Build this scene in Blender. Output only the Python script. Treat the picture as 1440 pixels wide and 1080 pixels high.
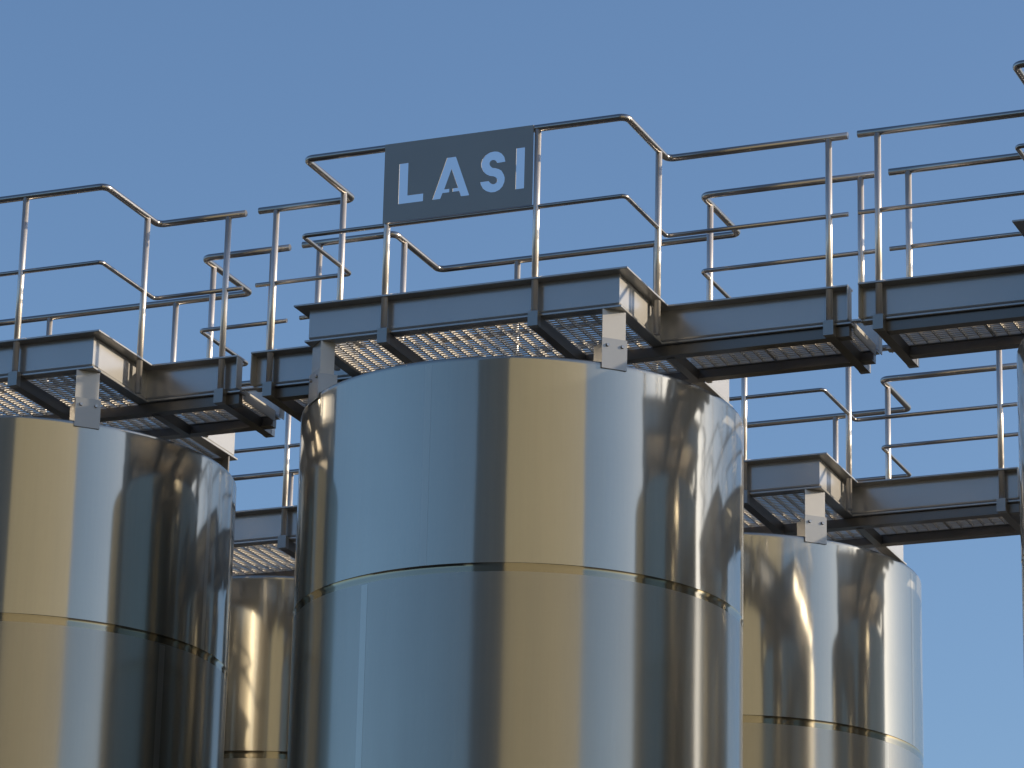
import bpy, bmesh, math, random
from mathutils import Vector, Matrix
random.seed(7)
PI = math.pi
for o in list(bpy.data.objects):
    bpy.data.objects.remove(o)
scene = bpy.context.scene
C = scene.collection
Z0 = 10.31                                   # height of the catwalk's top flange above the yard

# ------------------------------------------------------------------ camera
cd = bpy.data.cameras.new('camera')
cam = bpy.data.objects.new('camera', cd); C.objects.link(cam)
cd.sensor_width = 36.0
cd.lens = 5271.0 / 1440 * 36
cd.clip_start = 0.1; cd.clip_end = 3000
CAM = Vector((9.5836, -23.3928, Z0 - 8.7097))
yaw, pit, rol = math.radians(-22.459), math.radians(18.3528), math.radians(-1.3204)
fw = Vector((math.sin(yaw)*math.cos(pit), math.cos(yaw)*math.cos(pit), math.sin(pit)))
rt = Vector((math.cos(yaw), -math.sin(yaw), 0)); up = rt.cross(fw)
rt2 = rt*math.cos(rol) - up*math.sin(rol); up2 = up*math.cos(rol) + rt*math.sin(rol)
m = Matrix((rt2, up2, -fw)).transposed().to_4x4(); m.translation = CAM
cam.matrix_world = m
scene.camera = cam

# ------------------------------------------------------------------ light
SUN_EL = math.radians(18.6)
SUN_AZ = Vector((0.9272, 0.3746, 0)).normalized()      # horizontal direction towards the sun
world = bpy.data.worlds.new('World'); scene.world = world; world.use_nodes = True
wn = world.node_tree.nodes; wl = world.node_tree.links
wn.clear()
sky = wn.new('ShaderNodeTexSky'); sky.sky_type = 'NISHITA'; sky.sun_disc = False
sky.sun_elevation = SUN_EL
sky.sun_rotation = math.atan2(SUN_AZ.x, SUN_AZ.y)
sky.altitude = 100; sky.air_density = 1.0; sky.dust_density = 2.0; sky.ozone_density = 4.0
bg = wn.new('ShaderNodeBackground'); bg.inputs['Strength'].default_value = 0.15
wo = wn.new('ShaderNodeOutputWorld')
wl.new(sky.outputs[0], bg.inputs[0]); wl.new(bg.outputs[0], wo.inputs[0])
sd = bpy.data.lights.new('sun', 'SUN'); sd.energy = 5.0; sd.angle = math.radians(0.5); sd.color = (1.0, 0.83, 0.60)
sun = bpy.data.objects.new('sun', sd); C.objects.link(sun)
to_sun = Vector((SUN_AZ.x*math.cos(SUN_EL), SUN_AZ.y*math.cos(SUN_EL), math.sin(SUN_EL)))
sun.rotation_euler = to_sun.to_track_quat('Z', 'Y').to_euler()
scene.view_settings.view_transform = 'Standard'
scene.view_settings.look = 'None'
scene.view_settings.exposure = 0.18
scene.view_settings.gamma = 1.0
scene.view_settings.use_curve_mapping = False

# ------------------------------------------------------------------ materials
def steel(name, base, rough, haze=0.0, haze_rough=0.45, grain=0.0, grain_scale=(2, 2, 120), wave=0.0, wave_scale=1.2, wear=0.06, aniso=0.0, film=1.0, streak=0.0):
    """stainless sheet: a clear reflection plus a wide brushed one, fine grain, slow buckling of the sheet"""
    mt = bpy.data.materials.new(name); mt.use_nodes = True
    n = mt.node_tree.nodes; l = mt.node_tree.links
    p = n['Principled BSDF']
    p.inputs['Metallic'].default_value = 1.0
    tc = n.new('ShaderNodeTexCoord')
    no = n.new('ShaderNodeTexNoise'); no.inputs['Scale'].default_value = 1.7; no.inputs['Detail'].default_value = 5
    l.new(tc.outputs['Object'], no.inputs['Vector'])
    cr = n.new('ShaderNodeMapRange'); cr.inputs['To Min'].default_value = 1 - wear; cr.inputs['To Max'].default_value = 1 + wear*0.3
    l.new(no.outputs['Fac'], cr.inputs['Value'])
    mx = n.new('ShaderNodeMix'); mx.data_type = 'RGBA'; mx.blend_type = 'MULTIPLY'; mx.inputs['Factor'].default_value = 1
    mx.inputs['A'].default_value = (*base, 1)
    l.new(cr.outputs[0], mx.inputs['B'])
    l.new(mx.outputs['Result'], p.inputs['Base Color'])
    p.inputs['Roughness'].default_value = rough
    p.inputs['Anisotropic'].default_value = aniso
    # grain drawn out along the rolling direction
    mp = n.new('ShaderNodeMapping'); mp.inputs['Scale'].default_value = grain_scale
    l.new(tc.outputs['Object'], mp.inputs['Vector'])
    ng = n.new('ShaderNodeTexNoise'); ng.inputs['Scale'].default_value = 3.0; ng.inputs['Detail'].default_value = 4
    l.new(mp.outputs[0], ng.inputs['Vector'])
    b1 = n.new('ShaderNodeBump'); b1.inputs['Strength'].default_value = grain; b1.inputs['Distance'].default_value = 0.0006
    l.new(ng.outputs['Fac'], b1.inputs['Height'])
    nw = n.new('ShaderNodeTexNoise'); nw.inputs['Scale'].default_value = wave_scale; nw.inputs['Detail'].default_value = 1.5
    l.new(tc.outputs['Object'], nw.inputs['Vector'])
    b2 = n.new('ShaderNodeBump'); b2.inputs['Strength'].default_value = 1.0; b2.inputs['Distance'].default_value = wave
    l.new(nw.outputs['Fac'], b2.inputs['Height']); l.new(b1.outputs[0], b2.inputs['Normal'])
    l.new(b2.outputs[0], p.inputs['Normal'])
    if haze > 0:
        q = n.new('ShaderNodeBsdfPrincipled'); q.inputs['Metallic'].default_value = film
        l.new(mx.outputs['Result'], q.inputs['Base Color'])
        q.inputs['Roughness'].default_value = haze_rough
        l.new(b1.outputs[0], q.inputs['Normal'])
        ms = n.new('ShaderNodeMixShader'); ms.inputs[0].default_value = haze
        if streak:
            # rain streaks and dried drips: the wide lobe is stronger along narrow upright bands
            mp2 = n.new('ShaderNodeMapping'); mp2.inputs['Scale'].default_value = (7.0, 7.0, 0.30)
            l.new(tc.outputs['Object'], mp2.inputs['Vector'])
            ns = n.new('ShaderNodeTexNoise'); ns.inputs['Scale'].default_value = 1.6; ns.inputs['Detail'].default_value = 3
            l.new(mp2.outputs[0], ns.inputs['Vector'])
            mp3 = n.new('ShaderNodeMapping'); mp3.inputs['Scale'].default_value = (1.0, 1.0, 22.0)
            l.new(tc.outputs['Object'], mp3.inputs['Vector'])
            nh = n.new('ShaderNodeTexNoise'); nh.inputs['Scale'].default_value = 2.2; nh.inputs['Detail'].default_value = 2
            l.new(mp3.outputs[0], nh.inputs['Vector'])
            ad = n.new('ShaderNodeMath'); ad.operation = 'ADD'
            sc_ = n.new('ShaderNodeMath'); sc_.operation = 'MULTIPLY_ADD'; sc_.inputs[1].default_value = 0.06; sc_.inputs[2].default_value = 0.47
            l.new(nh.outputs['Fac'], sc_.inputs[0])
            l.new(ns.outputs['Fac'], ad.inputs[0]); l.new(sc_.outputs[0], ad.inputs[1])
            mr = n.new('ShaderNodeMapRange')
            mr.inputs['From Min'].default_value = 0.7; mr.inputs['From Max'].default_value = 1.3
            mr.inputs['To Min'].default_value = haze - streak; mr.inputs['To Max'].default_value = haze + streak
            l.new(ad.outputs[0], mr.inputs['Value']); l.new(mr.outputs[0], ms.inputs[0])
        out = n['Material Output']
        l.new(p.outputs[0], ms.inputs[1]); l.new(q.outputs[0], ms.inputs[2]); l.new(ms.outputs[0], out.inputs['Surface'])
    return mt

def rough_mat(name, base, rough=0.8, var=0.15, scale=3.0, bump=0.0):
    mt = bpy.data.materials.new(name); mt.use_nodes = True
    n = mt.node_tree.nodes; l = mt.node_tree.links; p = n['Principled BSDF']
    p.inputs['Roughness'].default_value = rough
    tc = n.new('ShaderNodeTexCoord')
    no = n.new('ShaderNodeTexNoise'); no.inputs['Scale'].default_value = scale; no.inputs['Detail'].default_value = 6
    l.new(tc.outputs['Object'], no.inputs['Vector'])
    r = n.new('ShaderNodeValToRGB')
    r.color_ramp.elements[0].position = 0.3; r.color_ramp.elements[1].position = 0.7
    r.color_ramp.elements[0].color = (*[c*(1-var) for c in base], 1); r.color_ramp.elements[1].color = (*[c*(1+var) for c in base], 1)
    l.new(no.outputs['Fac'], r.inputs[0]); l.new(r.outputs[0], p.inputs['Base Color'])
    if bump:
        b = n.new('ShaderNodeBump'); b.inputs['Distance'].default_value = bump
        l.new(no.outputs['Fac'], b.inputs['Height']); l.new(b.outputs[0], p.inputs['Normal'])
    return mt

M = {}
M['sheet_bright'] = steel('steel_sheet_bright', (0.44, 0.42, 0.368), 0.085, haze=0.33, haze_rough=0.45, grain=0.006, wave=0.0024, wave_scale=1.1, streak=0.05)
M['sheet_dull'] = steel('steel_sheet_dull', (0.38, 0.36, 0.316), 0.14, haze=0.40, haze_rough=0.45, grain=0.010, wave=0.0022, wave_scale=1.0, streak=0.06)
M['weld'] = steel('steel_weld', (0.48, 0.46, 0.41), 0.14, haze=0.55, grain=0.1)
M['heat_tint'] = steel('steel_heat_tint', (0.35, 0.315, 0.245), 0.07, haze=0.08, grain=0.1, wear=0.25)
M['tube'] = steel('steel_tube_shaded', (0.41, 0.385, 0.365), 0.15, haze=0.42, haze_rough=0.36, grain=0.12, grain_scale=(60, 60, 3), film=1.0, wear=0.15)  # rail steel, base darkened to put in the shade of the undersides
M['post'] = steel('steel_post_lit', (0.76, 0.71, 0.66), 0.22, haze=0.72, haze_rough=0.46, grain=0.12, grain_scale=(60, 60, 3), film=0.75, wear=0.2)  # same steel as the rails, base lightened to put in the sun strip
M['beam'] = steel('steel_beam', (0.45, 0.445, 0.44), 0.22, haze=0.45, haze_rough=0.62, grain=0.15, grain_scale=(8, 8, 60), wave=0.0008, wave_scale=2.0, wear=0.14, film=0.6)
M['frame'] = steel('steel_frame_shaded', (0.19, 0.18, 0.17), 0.28, haze=0.4, haze_rough=0.6, grain=0.15, wear=0.15, film=0.7)  # shade under the floor put into the base colour
M['grating'] = steel('steel_grating', (0.58, 0.54, 0.48), 0.35, haze=0.65, haze_rough=0.7, film=0.35)
M['plate'] = steel('steel_plate', (0.45, 0.435, 0.41), 0.32, haze=0.6, haze_rough=0.65, grain=0.1, wear=0.1, film=0.4)
M['lug'] = steel('steel_lug', (0.31, 0.31, 0.305), 0.28, haze=0.5, haze_rough=0.5, grain=0.1, wear=0.15, film=0.85)
M['sign'] = steel('steel_sign', (0.315, 0.30, 0.28), 0.42, haze=0.4, haze_rough=0.6, grain=0.25, grain_scale=(30, 30, 30), wear=0.12)
M['asphalt'] = rough_mat('yard_asphalt', (0.045, 0.045, 0.043), 0.9, 0.2, 0.35, 0.01)  # unseen dark asphalt, darkened to cut bounce light on the undersides
M['cream'] = rough_mat('cream_cladding', (0.36, 0.34, 0.24), 0.75, 0.04, 0.2)
M['grey_clad'] = rough_mat('grey_cladding', (0.34, 0.32, 0.30), 0.7, 0.06, 0.2)
M['charcoal'] = rough_mat('charcoal_cladding', (0.035, 0.034, 0.033), 0.7, 0.1, 0.3)  # near black so the added block stays dark in the rails
M['roofing'] = rough_mat('roofing', (0.20, 0.19, 0.18), 0.85, 0.1, 0.4)

# ------------------------------------------------------------------ helpers
def obj(name, bm, mat, parent=None, smooth=False, loc=None):
    me = bpy.data.meshes.new(name)
    bmesh.ops.recalc_face_normals(bm, faces=bm.faces)
    bm.to_mesh(me); bm.free()
    me.materials.append(mat)
    if smooth:
        for p in me.polygons: p.use_smooth = True
    o = bpy.data.objects.new(name, me); C.objects.link(o)
    if parent: o.parent = parent
    if loc: o.location = loc
    return o
def thing(name, label, cat, loc, group=None, rz=0):
    o = bpy.data.objects.new(name, None); C.objects.link(o)
    o.location = loc; o.rotation_euler.z = rz
    o.empty_display_size = 0.3
    o['label'] = label; o['category'] = cat
    if group: o['group'] = group
    return o
def copy_tree(src, label, loc, rz=None):
    r = src.copy(); C.objects.link(r); r.location = loc; r['label'] = label
    if rz is not None: r.rotation_euler.z = rz
    for ch in list(src.children):
        c = ch.copy(); C.objects.link(c); c.parent = r
        for g in list(ch.children):
            d = g.copy(); C.objects.link(d); d.parent = c
    return r
def box(bm, x0, x1, y0, y1, z0, z1):
    v = [bm.verts.new((x, y, z)) for x in (x0, x1) for y in (y0, y1) for z in (z0, z1)]
    for f in ((0,1,3,2),(4,6,7,5),(0,4,5,1),(2,3,7,6),(0,2,6,4),(1,5,7,3)):
        bm.faces.new([v[i] for i in f])
def bevel(bm, w, seg=2, ang=0.5):
    es = [e for e in bm.edges if len(e.link_faces) == 2 and e.calc_face_angle(0) > ang]
    bmesh.ops.bevel(bm, geom=es, offset=w, segments=seg, affect='EDGES', profile=0.5)
def fillet(path, r, seg=6):
    """round the inner corners of a polyline"""
    pts = [Vector(p) for p in path]; out = [pts[0]]
    for i in range(1, len(pts)-1):
        a = (pts[i-1]-pts[i]).normalized(); b = (pts[i+1]-pts[i]).normalized()
        half = a.angle(b)/2; d = r/math.tan(half)
        cen = pts[i] + (a+b).normalized()*(r/math.sin(half))
        s = pts[i]+a*d; e = pts[i]+b*d
        u = (s-cen); w = (e-cen); tot = u.angle(w); ax = u.cross(w).normalized()
        for k in range(seg+1):
            out.append(cen + Matrix.Rotation(tot*k/seg, 3, ax) @ u)
    out.append(pts[-1]); return out
def tube(bm, path, r, n=14, cap=True):
    pts = [Vector(p) for p in path]; rings = []
    t0 = (pts[1]-pts[0]).normalized()
    ref = Vector((0, 0, 1)) if abs(t0.z) < 0.9 else Vector((1, 0, 0))
    nrm = t0.cross(ref).normalized()
    for i, p in enumerate(pts):
        t = (pts[min(i+1, len(pts)-1)] - pts[max(i-1, 0)]).normalized()
        nrm = (nrm - t*nrm.dot(t)).normalized(); bn = t.cross(nrm)
        rings.append([bm.verts.new(p + (nrm*math.cos(2*PI*k/n) + bn*math.sin(2*PI*k/n))*r) for k in range(n)])
    for a, b in zip(rings, rings[1:]):
        for k in range(n):
            f = bm.faces.new((a[k], a[(k+1) % n], b[(k+1) % n], b[k])); f.smooth = True
    if cap:
        bm.faces.new(list(reversed(rings[0]))); bm.faces.new(rings[-1])
def tube_obj(name, path, r, mat, parent, n=14):
    bm = bmesh.new(); tube(bm, path, r, n)
    me = bpy.data.meshes.new(name); bmesh.ops.recalc_face_normals(bm, faces=bm.faces); bm.to_mesh(me); bm.free()
    for p in me.polygons: p.use_smooth = len(p.vertices) == 4
    me.materials.append(mat)
    o = bpy.data.objects.new(name, me); C.objects.link(o); o.parent = parent
    return o
def lathe(prof, n=256, a0=0.0, a1=2*PI):
    bm = bmesh.new(); full = abs(a1-a0-2*PI) < 1e-6
    cols = []
    for k in range(n if full else n+1):
        a = a0 + (a1-a0)*k/n
        cols.append([bm.verts.new((r*math.cos(a), r*math.sin(a), z)) for r, z in prof])
    for k in range(n):
        c, d = cols[k], cols[(k+1) % len(cols)]
        for i in range(len(prof)-1):
            bm.faces.new((c[i], d[i], d[i+1], c[i+1]))
    return bm
def wall_block(bm, pts, z0, z1):
    lo = [bm.verts.new((x, y, z0)) for x, y in pts]; hi = [bm.verts.new((x, y, z1)) for x, y in pts]
    k = len(pts)
    for i in range(k): bm.faces.new((lo[i], lo[(i+1) % k], hi[(i+1) % k], hi[i]))
    bm.faces.new(hi); bm.faces.new(list(reversed(lo)))

# ------------------------------------------------------------------ setting: yard
bm = bmesh.new()
bmesh.ops.create_circle(bm, cap_ends=True, radius=1500, segments=64)
g = obj('ground', bm, M['asphalt']); g['kind'] = 'structure'

# ------------------------------------------------------------------ tall hall behind the viewer (mirrored in the tanks)
tcv = Vector((CAM.x, CAM.y, 0)).normalized()                     # from the middle tank towards the viewer
rtv = Vector((rt.x, rt.y, 0)).normalized()
def around(lat, fwd):
    v = tcv*fwd + rtv*lat
    return (v.x, v.y)
HALL_H = 31.0
K0, K1 = (-3.3, 26.5), (31.0, 50.5)
wdir = Vector((K1[0]-K0[0], K1[1]-K0[1])).normalized(); wn2 = Vector((-wdir.y, wdir.x))
K2 = (K0[0]+wn2.x*34, K0[1]+wn2.y*34); K3 = (K1[0]+wn2.x*34, K1[1]+wn2.y*34)
hall = thing('industrial_hall', 'tall cream clad hall with grey gable, standing behind the viewer and mirrored in the tanks', 'building', (*around(*K0), 0))
def hp(lat, fwd):
    a = around(lat, fwd); b = around(*K0)
    return (a[0]-b[0], a[1]-b[1])
bm = bmesh.new(); wall_block(bm, [hp(*K0), hp(*K1), hp(*K3), hp(*K2)], 0, HALL_H)
obj('core_wall', bm, M['grey_clad'], hall)
def lerp(a, b, t): return (a[0]+(b[0]-a[0])*t, a[1]+(b[1]-a[1])*t)
outn = (-wn2.x, -wn2.y)
nb = 5
for i in range(nb):                                               # cream cladding bays on the sunlit face
    a, b = lerp(K0, K1, i/nb), lerp(K0, K1, (i+1)/nb-0.0004)
    o1 = (a[0]+outn[0]*0.12, a[1]+outn[1]*0.12); o2 = (b[0]+outn[0]*0.12, b[1]+outn[1]*0.12)
    bm = bmesh.new(); wall_block(bm, [hp(*a), hp(*b), hp(*o2), hp(*o1)], 0.4, HALL_H-0.5)
    obj('cladding_panel', bm, M['cream'], hall)
bm = bmesh.new()
e = 0.35
wall_block(bm, [hp(K0[0]-wdir.x*e+outn[0]*e, K0[1]-wdir.y*e+outn[1]*e), hp(K1[0]+wdir.x*e+outn[0]*e, K1[1]+wdir.y*e+outn[1]*e),
                hp(K3[0]+wdir.x*e-outn[0]*e, K3[1]+wdir.y*e-outn[1]*e), hp(K2[0]-wdir.x*e-outn[0]*e, K2[1]-wdir.y*e-outn[1]*e)], HALL_H-0.4, HALL_H+0.3)
obj('roof', bm, M['roofing'], hall)

# unseen dark block added behind the viewer, so the rails mirror a dark skyline
wh = thing('skyline_block', 'unseen dark block added left of the tall hall to darken what the rails mirror', 'building', (*around(-40, 34), 0))
def wp(lat, fwd):
    a = around(lat, fwd); b = around(-40, 34)
    return (a[0]-b[0], a[1]-b[1])
bm = bmesh.new(); wall_block(bm, [wp(-20, 40), wp(-62, 14), wp(-78, 40), wp(-36, 66)], 0, 12.0)
obj('wall', bm, M['charcoal'], wh)
bm = bmesh.new(); wall_block(bm, [wp(-19.2, 40), wp(-62, 13.3), wp(-78.8, 40), wp(-36, 66.8)], 12.0, 12.6)
obj('roof', bm, M['roofing'], wh)

# ------------------------------------------------------------------ tanks
R = 1.566; ZR = -0.6405; ZS = -2.1047; COURSE = ZR - ZS
HX, HY = 1.0875, 1.0875                       # where the four hangers come down
def make_tank(loc, label, welds):
    t = thing('storage_tank', label, 'tank', loc, 'stainless steel storage tanks')
    zr = ZR + Z0
    # rolled rim and roof cone
    bm = lathe([(R, zr-0.03), (R, zr-0.012), (R-0.004, zr-0.004), (R-0.012, zr), (R-0.03, zr+0.002)])
    obj('rim', bm, M['sheet_bright'], t, smooth=True)
    bm = lathe([(R-0.03, zr+0.002), (R-0.25, zr+0.05), (0.3, zr+0.22), (0.001, zr+0.22)], 128)
    obj('roof', bm, M['sheet_dull'], t, smooth=True)
    top = zr-0.03; k = 0; r = R
    while top > 0.9:
        bot = max(zr - COURSE*(k+1) + 0.03, 0.6)
        bm = lathe([(r, top), (r, bot)])
        obj('shell_course', bm, M['sheet_bright' if k == 0 else 'sheet_dull'], t, smooth=True)
        if bot <= 0.6: break
        bm = lathe([(r, bot), (r-0.0016, bot-0.004), (r-0.0020, bot-0.030), (r-0.0018, bot-0.056), (r-0.0020, bot-0.060)])
        obj('seam_band', bm, M['heat_tint'], t, smooth=True)
        top = bot-0.060; r -= 0.0020; k += 1
    bm = lathe([(r, 0.6), (r-0.08, 0.6), (r-0.08, 0.0)], 128)
    obj('base_skirt', bm, M['lug'], t)
    ca = math.atan2(tcv.y, tcv.x)
    for (deg, kk, w) in welds:
        rr = R - 0.0020*kk + 0.0006
        a = ca - math.radians(deg)
        zt = zr - COURSE*kk - 0.04; zb = zr - COURSE*(kk+1) + 0.032
        bm = lathe([(rr, zt), (rr, zb)], 4, a-w/2/R, a+w/2/R)
        obj('weld_strip', bm, M['weld'], t, smooth=True)
    for sx in (-1, 1):
        for sy in (-1, 1):
            a = math.atan2(sy*HY, sx*HX)
            # lug: face plate tangent to the tank, two side cheeks running back to the shell
            bm = bmesh.new()
            rr = math.hypot(HX, HY) + 0.032
            box(bm, rr-0.004, rr+0.006, -0.093, 0.093, Z0-0.685, Z0-0.470)
            box(bm, rr-0.135, rr-0.005, -0.091, -0.083, Z0-0.640, Z0-0.500)
            box(bm, rr-0.135, rr-0.005, 0.083, 0.091, Z0-0.640, Z0-0.500)
            bevel(bm, 0.0012, 1)
            lug = obj('support_lug', bm, M['lug'], t); lug.rotation_euler.z = a
            for by in (-0.052, 0.058):
                bb = bmesh.new()
                bmesh.ops.create_cone(bb, cap_ends=True, segments=10, radius1=0.0135, radius2=0.011, depth=0.012)
                bt = obj('bolt', bb, M['tube'], lug)
                bt.rotation_euler.y = PI/2; bt.location = (rr+0.011, by, Z0-0.52)
    return t
PA, PB, PC = Vector((-3.9452, -0.106, -0.05)), Vector((0, 0, 0)), Vector((5.1117, 0.0778, 0.0337))
ROW = Vector((0.0738, 4.2146, -0.0669))
TA = PA + Vector((0.010, 0, 0))
tank = make_tank(PB, 'big steel tank in the middle of the front row, under the lettered sign plate', [(24, 0, 0.05), (41, 1, 0.055), (-150, 0, 0.05), (-100, 1, 0.05), (80, 2, 0.05)])
copy_tree(tank, 'steel tank at the left edge of the photo, front row, cut off by the frame', TA, PI/2)
copy_tree(tank, 'front row steel tank cut to a thin sliver by the right edge of the photo', PC+Vector((0.075, 0, 0)), -PI/2)
copy_tree(tank, 'back row steel tank glimpsed in the narrow gap between the left and middle tanks', PA+ROW+Vector((0.05, 0, 0)), PI)
copy_tree(tank, 'steel tank in the back row, lower right, with golden sun glints on its side', PB+ROW, PI/2)
copy_tree(tank, 'steel tank of the back row hidden behind the right edge tank', PC+ROW, -PI/2)

# ------------------------------------------------------------------ catwalk platforms
A_, B_, W_ = 1.2072, 1.1947, 0.3761        # rail lines: half length, half depth, half width of the walkway
FO = 0.0315                                # flange edge outside the rail line
HT, HM = 1.10, 0.5208
grating_cache = {}
def grating_mesh(lx, ly):
    key = (round(lx, 3), round(ly, 3))
    if key in grating_cache: return grating_cache[key]
    bm = bmesh.new()
    h = 0.0325
    nx = max(2, round(lx/0.088))
    for i in range(nx+1):                                        # bearing bars
        x = -lx/2 + lx*i/nx
        x = min(max(x, -lx/2+0.003), lx/2-0.003)
        box(bm, x-0.003, x+0.003, -ly/2, ly/2, 0, h)
    ny = max(2, round(ly/0.042))
    for j in range(1, ny):                                       # cross rods
        y = -ly/2 + ly*j/ny
        box(bm, -lx/2, lx/2, y-0.0050, y+0.0050, 0.0080, 0.0160)
    box(bm, -lx/2, lx/2, -ly/2-0.004, -ly/2, -0.001, h+0.001)
    box(bm, -lx/2, lx/2, ly/2, ly/2+0.004, -0.001, h+0.001)
    me = bpy.data.meshes.new('grating_panel'); bmesh.ops.recalc_face_normals(bm, faces=bm.faces)
    bm.to_mesh(me); bm.free(); me.materials.append(M['grating'])
    grating_cache[key] = me
    return me

def offset_poly(pts, d):
    """plan polyline moved to its left by d, with mitred corners"""
    n = len(pts); out = []
    for i in range(n):
        dirs = []
        if i > 0: dirs.append((Vector(pts[i])-Vector(pts[i-1])).normalized())
        if i < n-1: dirs.append((Vector(pts[i+1])-Vector(pts[i])).normalized())
        nr = [Vector((-q.y, q.x)) for q in dirs]
        if len(nr) == 1: out.append(Vector(pts[i]) + nr[0]*d)
        else: out.append(Vector(pts[i]) + (nr[0]+nr[1])*(d/(1+nr[0].dot(nr[1]))))
    return out

WEB = [(0.0855, -0.0155), (0.0855, -0.222), (0.0885, -0.233), (0.095, -0.240), (0.103, -0.2425),
       (0.103, -0.2385), (0.097, -0.236), (0.0925, -0.2305), (0.0905, -0.222), (0.0905, -0.0155)]
TOP = [(0.0, -0.003), (0.003, 0.0), (0.118, 0.0), (0.12, -0.002), (0.12, -0.013), (0.118, -0.015), (0.003, -0.015), (0.0, -0.012)]
BOT = [(0.064, -0.2485), (0.067, -0.2455), (0.150, -0.2455), (0.150, -0.2620), (0.067, -0.2620), (0.064, -0.2590)]
def sweep_segment(pts, i, prof):
    offs = [offset_poly(pts, u) for u, z in prof]
    bm = bmesh.new()
    a = [bm.verts.new((offs[k][i].x, offs[k][i].y, prof[k][1])) for k in range(len(prof))]
    b = [bm.verts.new((offs[k][i+1].x, offs[k][i+1].y, prof[k][1])) for k in range(len(prof))]
    n = len(prof)
    for k in range(n): bm.faces.new((a[k], a[(k+1) % n], b[(k+1) % n], b[k]))
    bm.faces.new(list(reversed(a))); bm.faces.new(b)
    return bm

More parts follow.
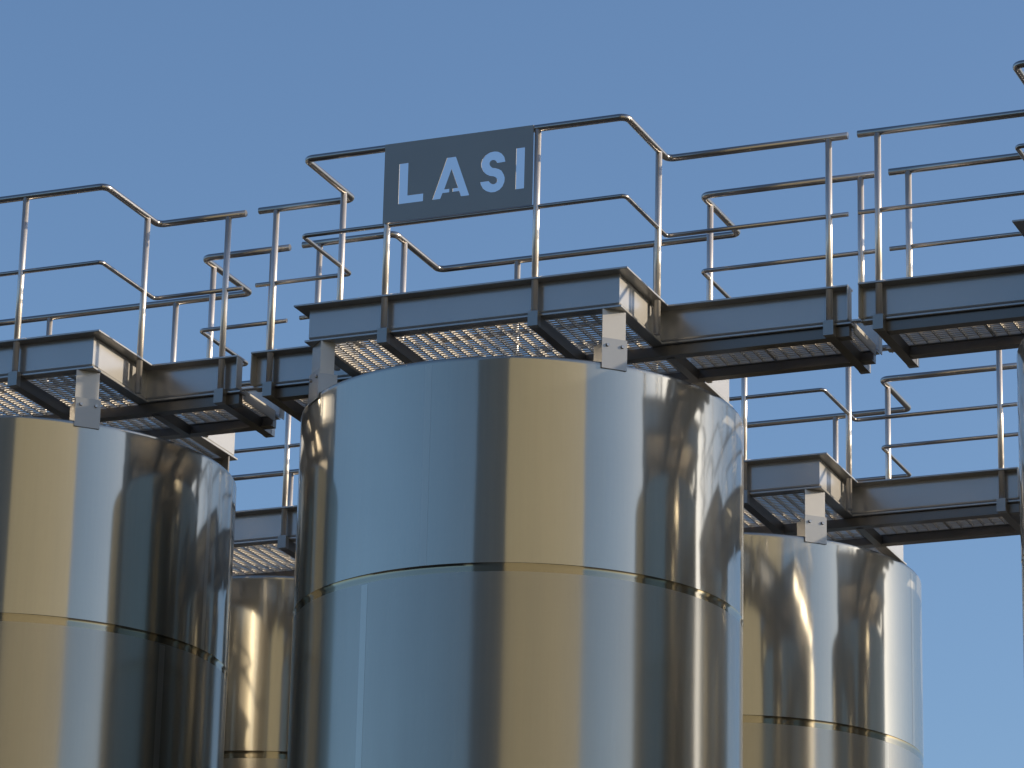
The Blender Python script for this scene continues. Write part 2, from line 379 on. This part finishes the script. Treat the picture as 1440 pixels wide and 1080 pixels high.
def make_platform(loc, label, wl_, wr_):
    """plus shaped platform over one tank with a stub of walkway to each side; wl_ / wr_ are the walkway ends"""
    t = thing('catwalk_platform', label, 'catwalk', (loc.x, loc.y, loc.z+Z0), 'catwalk platforms over the tanks')
    a, b, w = A_+FO, B_+FO, W_+FO
    # footprints run so that their left side is the inside
    front = [(wl_, -w), (-a, -w), (-a, -b), (a, -b), (a, -w), (wr_, -w)]
    back = [(wr_, w), (a, w), (a, b), (-a, b), (-a, w), (wl_, w)]
    for poly in (front, back):
        for i in range(len(poly)-1):
            web = obj('edge_beam', sweep_segment(poly, i, WEB), M['beam'], t)
            obj('top_flange', sweep_segment(poly, i, TOP), M['beam'], web)
            obj('bottom_flange', sweep_segment(poly, i, BOT), M['beam'], web)
    # handrails
    for s in (-1, 1):
        path = [(wl_, s*W_), (-A_, s*W_), (-A_, s*B_), (A_, s*B_), (A_, s*W_), (wr_, s*W_)]
        tube_obj('top_rail', fillet([(x, y, HT) for x, y in path], 0.055), 0.0254, M['tube'], t, 16)
        tube_obj('mid_rail', fillet([(x, y, HM) for x, y in path], 0.035), 0.0163, M['tube'], t, 12)
        posts = [(-0.558, s*B_), (0.558, s*B_), (-A_, s*0.545), (A_, s*0.545), (wl_+0.14, s*W_), (wr_-0.14, s*W_)]
        for k, (x, y) in enumerate(posts):
            tube_obj('post', [(x, y, -0.262 if k in (2, 3) else -0.245), (x, y, HT-0.012)], 0.0232, M['post'], t, 14)
    # cross tubes under the floor, their capped ends show below each post
    def cross(x, y0, y1, hw=0.034):
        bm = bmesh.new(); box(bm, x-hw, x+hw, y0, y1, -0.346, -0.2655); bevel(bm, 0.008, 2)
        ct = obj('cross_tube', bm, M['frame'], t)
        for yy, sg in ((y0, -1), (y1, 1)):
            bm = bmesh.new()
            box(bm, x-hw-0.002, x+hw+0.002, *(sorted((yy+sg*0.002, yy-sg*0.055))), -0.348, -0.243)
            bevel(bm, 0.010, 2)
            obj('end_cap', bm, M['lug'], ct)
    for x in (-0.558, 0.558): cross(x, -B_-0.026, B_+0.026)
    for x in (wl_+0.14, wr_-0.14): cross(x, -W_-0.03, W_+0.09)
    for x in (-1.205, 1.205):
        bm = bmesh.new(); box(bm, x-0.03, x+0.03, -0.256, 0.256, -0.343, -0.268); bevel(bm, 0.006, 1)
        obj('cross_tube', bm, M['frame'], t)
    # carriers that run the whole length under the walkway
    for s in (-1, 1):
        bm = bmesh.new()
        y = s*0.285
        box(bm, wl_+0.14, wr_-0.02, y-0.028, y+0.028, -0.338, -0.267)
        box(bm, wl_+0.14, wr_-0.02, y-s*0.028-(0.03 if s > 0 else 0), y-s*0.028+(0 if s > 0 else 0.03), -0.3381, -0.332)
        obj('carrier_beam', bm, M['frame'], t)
    # flat bar and corner plates closing the walkway ends
    for x, s in ((wl_, -1), (wr_, 1)):
        x0, x1 = sorted((x, x - s*0.008))
        if s > 0:
            bm = bmesh.new(); box(bm, x0, x1, -w+0.155, w-0.155, -0.300, -0.222); obj('end_bar', bm, M['plate'], t)
        for yy in (-1, 1):
            y0, y1 = sorted((yy*(w-0.004), yy*(w-0.0850)))
            bm = bmesh.new(); box(bm, x0+0.0005, x1-0.0005, y0, y1, -0.2445, -0.0155); obj('end_plate', bm, M['plate'], t)
    # grating
    xs = [-a+0.152, -0.56, 0.56, a-0.152]; ys = [-b+0.152, -0.256, 0.256, b-0.152]
    def panel(x0, x1, y0, y1, z=-0.2585):
        o = bpy.data.objects.new('grating_panel', grating_mesh(x1-x0-0.012, y1-y0-0.012)); C.objects.link(o)
        o.parent = t; o.location = ((x0+x1)/2, (y0+y1)/2, z)
    for i in range(3):
        for j in range(3): panel(xs[i], xs[i+1], ys[j], ys[j+1])
    for x0, x1 in ((wl_+0.11, -a+0.15), (a-0.15, wr_-0.01)):
        n = 2 if x1-x0 > 1.2 else 1
        for i in range(n): panel(x0+(x1-x0)*i/n, x0+(x1-x0)*(i+1)/n, -w+0.156, w-0.156, -0.2570)
    # hangers down to the lugs of the tank
    for sx in (-1, 1):
        for sy in (-1, 1):
            ang = math.atan2(sy*HY, sx*HX); rr = math.hypot(HX, HY) + 0.019
            bm = bmesh.new()
            box(bm, rr-0.0045, rr+0.0055, -0.086, 0.086, -0.58, -0.2625)
            box(bm, rr-0.10, rr-0.005, 0.072, 0.080, -0.56, -0.2625)
            bevel(bm, 0.001, 1)
            h = obj('hanger_plate', bm, M['plate'], t); h.rotation_euler.z = ang
    return t
pB = make_platform(PB, 'catwalk platform over the middle front tank, its front rail carrying the sign plate', -1.9645, 2.5314)
pA = make_platform(PA, 'catwalk platform over the left front tank, cut off by the left edge of the photo', -1.96, 1.9263)
pC = make_platform(PC, 'catwalk platform at the upper right edge, front row, mostly its walkway stub in view', -2.5329, 2.0)
copy_tree(pA, 'back row catwalk seen in the gap between the left and middle tanks', PA+ROW+Vector((0.05, 0, 0))+Vector((0, 0, Z0)))
copy_tree(pB, 'back row catwalk at lower right, over the tank with golden glints', PB+ROW+Vector((0, 0, Z0)))
copy_tree(pC, 'back row catwalk over the hidden tank behind the right edge', PC+ROW+Vector((0, 0, Z0)))

# ------------------------------------------------------------------ sign plate with cut-out letters
def spline(cu, pts):
    s = cu.splines.new('POLY'); s.points.add(len(pts)-1)
    for p, (x, z) in zip(s.points, pts): p.co = (x, z, 0, 1)
    s.use_cyclic_u = True
cu = bpy.data.curves.new('sign_outline', 'CURVE'); cu.dimensions = '2D'; cu.fill_mode = 'BOTH'
cu.extrude = 0.003; cu.bevel_depth = 0.0
spline(cu, [(-0.580, 0.528), (0.537, 0.528), (0.537, 1.116), (-0.580, 1.116)])
T0, T1 = 0.656, 0.958
spline(cu, [(-0.466, T1), (-0.398, T1), (-0.398, 0.715), (-0.279, 0.715), (-0.279, T0), (-0.466, T0)])
spline(cu, [(-0.105, T1), (-0.040, T1), (0.068, T0), (0.006, T0), (-0.008, 0.697), (-0.057, 0.697), (-0.057, 0.7245), (-0.018, 0.7245),
            (-0.0695, 0.868), (-0.1200, 0.7250), (-0.0820, 0.7250), (-0.0820, 0.697), (-0.133, 0.697), (-0.149, T0), (-0.209, T0)])
S = [(0.3328, 0.8711), (0.3236, 0.9072), (0.3012, 0.937), (0.2737, 0.954), (0.2465, 0.9592), (0.2141, 0.9564), (0.1821, 0.9391), (0.1613, 0.9122), (0.1514, 0.8812), (0.155, 0.8511), (0.1695, 0.8197), (0.1919, 0.7954), (0.2194, 0.7795), (0.2466, 0.7734), (0.263, 0.7649), (0.2732, 0.7502), (0.2721, 0.7316), (0.259, 0.7199), (0.2429, 0.7166), (0.2265, 0.724), (0.2153, 0.7361), (0.2107, 0.7447), (0.1475, 0.7447), (0.1537, 0.7198), (0.1708, 0.6909), (0.1957, 0.6706), (0.2285, 0.6569), (0.2609, 0.6555), (0.2929, 0.6675), (0.3164, 0.6912), (0.329, 0.7217), (0.3308, 0.7509), (0.3219, 0.7788), (0.3049, 0.8077), (0.2829, 0.8239), (0.2556, 0.8344), (0.2338, 0.8394), (0.2199, 0.8535), (0.214, 0.8704), (0.2189, 0.8859), (0.2322, 0.8949), (0.2484, 0.8944), (0.2622, 0.8856), (0.2724, 0.8682)]
spline(cu, S)
spline(cu, [(0.4127, 0.9605), (0.4765, 0.9605), (0.4755, T0), (0.4125, T0)])
tmp = bpy.data.objects.new('sign_curve', cu); C.objects.link(tmp)
dg = bpy.context.evaluated_depsgraph_get()
me = bpy.data.meshes.new_from_object(tmp.evaluated_get(dg))
bpy.data.objects.remove(tmp); bpy.data.curves.remove(cu)
me.name = 'sign_plate'; me.materials.clear(); me.materials.append(M['sign'])
for p in me.polygons: p.use_smooth = False
sg = bpy.data.objects.new('sign_plate', me); C.objects.link(sg)
sg.rotation_euler = (PI/2, 0, 0); sg.location = (0, -B_-0.0285, Z0)
sg['label'] = 'dark steel sign plate with four cut-out letters on the middle platform handrail'
sg['category'] = 'sign'
